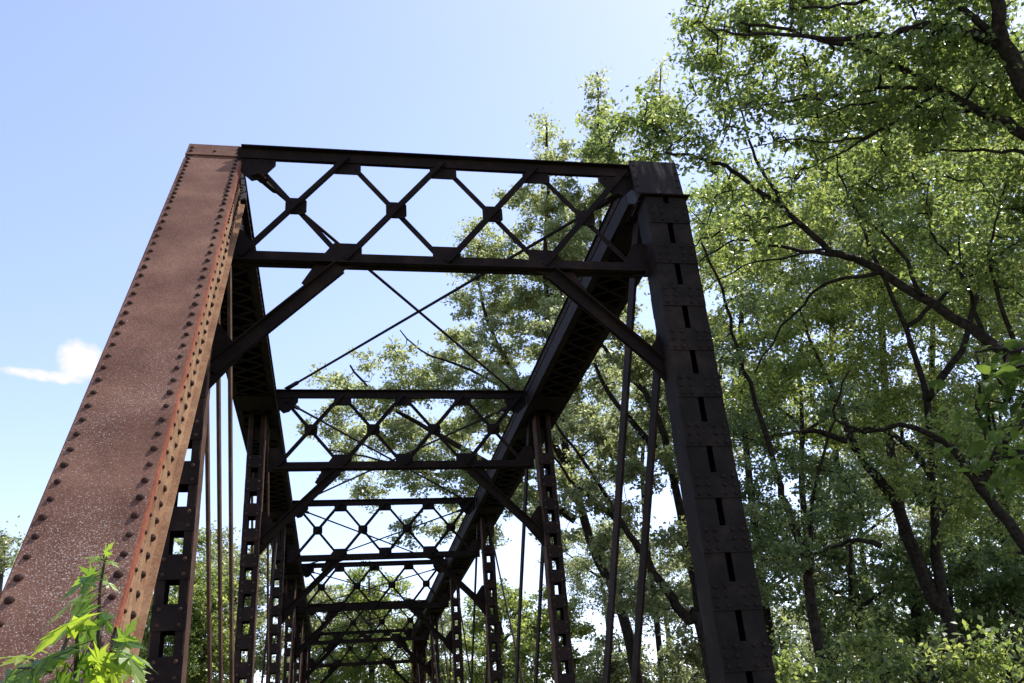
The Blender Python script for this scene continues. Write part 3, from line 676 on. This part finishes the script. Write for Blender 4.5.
# understory shrubs
shr = [(785, 662, 34, 13, 'leafB', 'bright green shrub at the foot of the slender forked young tree'), (835, 672, 30, 15, 'leafA', 'low mid-green shrub between the young tree and the forked trunk'),
       (880, 640, 30, 15, 'leafB', 'tall light green shrub in front of the forked trunk'), (925, 670, 36, 13, 'leafA', 'low dense shrub just right of the forked trunk foot'), (968, 655, 26, 12, 'leafB', 'light green shrub second from the bottom right corner'),
       (1015, 660, 40, 12, 'leafA', 'mid-green shrub in the bottom right corner'), (750, 672, 24, 15, 'leafB', 'small pale shrub right beside the foot of the upright end post')]
for (px, py, r, d, lm, lab) in shr:
    b0 = gnd(px, 700, d)
    T('shrub', lab, 'shrub', b0, [([b0, at(px, py + r, d), at(px + 3, py, d), at(px - 4, py - r * .5, d)], .035, .01), ([at(px, py + r * .8, d), at(px - r * .5, py, d)], .02, .008), ([at(px, py + r * .8, d), at(px + r * .5, py, d)], .02, .008)],
      BL([(px + random.uniform(-8, 8), py - r * .5, r * .4, .7), (px - r * .7, py + r * .2, r * .5), (px + r * .7, py + r * .1, r * .5), (px, py + r * .5, r * .7), (px + r * random.uniform(-.6, .6), py - r * .9, r * .22, .6)], d, 1, .8), .085, lm, 'bark', group='shrubs under the grove', cov=1.25, tip_px=10)
# near branch of broad leaves at the right edge
bN = gnd(1230, 700, 6)
T('hazel_bush', 'near drooping branch of broad dark green leaves at the right edge', 'bush', bN,
  [([bN, at(1200, 640, 6), at(1170, 480, 5.8), at(1120, 380, 5.6), at(1060, 352, 5.5), at(1010, 350, 5.4), at(975, 352, 5.4)], .04, .006),
   (PL([(1120, 380), (1060, 390), (1010, 400), (975, 405)], 5.4), .012, .004), (PL([(1120, 390), (1070, 430), (1030, 450)], 5.4), .012, .004)],
  BL([(1000, 355, 24), (1030, 385, 30), (975, 375, 18, .6), (1000, 405, 24), (1040, 440, 34), (985, 430, 14, .6), (1060, 350, 30), (1010, 470, 18, .5)], 5.4, 1, .25),
  .10, 'leafN', 'bark', cov=.8, tip_px=20, broad=True)
print('leaves', total)

# ------------------------------------------------------------------ maple sapling in front of the inclined post
bS = np.array([at(90, 760, 3.0)[0], at(90, 760, 3.0)[1], 0.0]); bS[2] = float(ground_h(bS[0], bS[1]))
sap = thing('maple_sapling', 'small maple sapling with deeply lobed bright leaves before the foot of the inclined post', 'sapling', tuple(bS))
half = [(0, 0), (.10, -.06), (.34, -.16), (.26, -.04), (.30, .04), (.56, .08), (.44, .16), (.42, .24), (.70, .46), (.50, .42), (.40, .46), (.44, .58), (.26, .44), (.17, .40), (.20, .56), (.28, .70), (.17, .72), (.16, .86), (.07, .88), (0, 1.15)]
half = [(x * .74, y * 1.04) for x, y in [(0, 0), (.08, -.04), (.30, -.20), (.20, -.02), (.22, .06), (.62, .02), (.40, .13), (.34, .20), (.80, .50), (.50, .42), (.46, .52), (.30, .38), (.12, .34), (.17, .60), (.32, .74), (.16, .72), (.15, .90), (.06, .92), (0, 1.2)]]
outline = half + [(-x, y) for x, y in half[-2:0:-1]]
def lobed_leaf(mb, p, d, nrm, s):
    d = np.array(d, float); d /= np.linalg.norm(d); nrm = np.array(nrm, float); nrm -= d * (nrm @ d); nrm /= np.linalg.norm(nrm); sd = np.cross(d, nrm)
    vs = [np.array(p) + s * (sd * x + d * y - nrm * (.28 * abs(x) ** 1.4 + .22 * y * y) + nrm * .035 * math.sin(9 * x + 5 * y)) for x, y in outline]
    ctr = np.array(p) + s * (d * .35 - nrm * .027); n = len(vs); mb.add(vs + [ctr], [(i, (i + 1) % n, n) for i in range(n)])
stem = MB(); lv = MB()
tops = [(bS, [at(92, 700, 3.0), at(98, 640, 2.95), at(100, 590, 2.9), at(106, 556, 2.88)]), (bS, [at(75, 700, 2.9), at(50, 672, 2.85), at(18, 668, 2.8)]), (bS, [at(110, 700, 2.9), at(108, 665, 2.85), at(112, 648, 2.8)])]
def V3(a): return list(a - bS)
for b0, pts in tops:
    q, rr = smooth_path([b0] + pts, [.011] + list(np.linspace(.007, .003, len(pts))), 4); stem.tube([p - bS for p in q], list(rr), 6)
view = -raydir(80, 620)
sl_ = [ # px,py attach, direction in picture (dx,dy), length px, tilt
 (104, 556, 6, -10, 13, .3), (103, 560, -12, -4, 15, .5), (108, 560, 12, 2, 12, .6), (98, 570, -20, 12, 22, .2), (101, 566, 8, 14, 14, .5), (100, 575, -24, 9, 30, .5), (102, 580, 14, 6, 15, .7),
 (96, 590, -32, 14, 38, .75), (96, 600, -30, 22, 40, .75), (92, 612, -40, 18, 48, .8), (96, 618, -16, 24, 26, .4), (100, 612, 10, 18, 20, .4),
 (84, 634, -30, 26, 40, .45), (80, 645, -40, 12, 44, .6), (70, 652, -36, 16, 40, .4), (60, 655, -34, 12, 40, .4), (44, 662, -30, 10, 36, .3), (30, 660, -20, -4, 28, .4),
 (88, 650, -10, 28, 30, .3), (100, 645, -4, 30, 34, .25), (112, 648, 8, 30, 38, .3), (116, 646, 24, 16, 34, .5), (116, 642, 22, -4, 26, .6), (118, 650, 30, 4, 34, .65), (112, 656, 4, 30, 30, .2), (124, 660, 24, 14, 30, .4),
 (70, 668, -10, 20, 36, .3), (40, 670, -14, 20, 34, .3), (92, 664, 6, 20, 34, .2), (20, 672, -20, 10, 30, .3)]
for i_ in range(12):
    bx_ = random.choice([(100, 585), (92, 620), (80, 645), (55, 658), (30, 668), (108, 655), (118, 662), (70, 672), (100, 672)])
    sl_.append((bx_[0] + random.uniform(-12, 12), bx_[1] + random.uniform(-8, 10), random.uniform(-30, 18), random.uniform(-4, 30), random.uniform(15, 32), random.uniform(.1, .9)))
for (px, py, dx, dy, Lp, tilt) in sl_:
    dd_ = 2.85 + random.uniform(-.12, .12); p = at(px, py, dd_); m_ = math.hypot(dx, dy)
    dirv = R_ * dx / m_ - U_ * dy / m_ + F_ * random.uniform(-.5, .2)
    s = Lp * dd_ / FPX / 1.0
    nrm = view * (1 - tilt) + np.array([0, 0, 1.]) * (.4 + tilt) + rng.normal(size=3) * .3
    lobed_leaf(lv, p - bS + dirv * s * .12, dirv, nrm, s)
    stem.tube([p - bS - dirv * s * .25, p - bS + dirv * s * .15], [.0018, .0014], 4)
stem.build('stem', M['bark_far'], sap); lv.build('foliage', M['leafS'], sap)
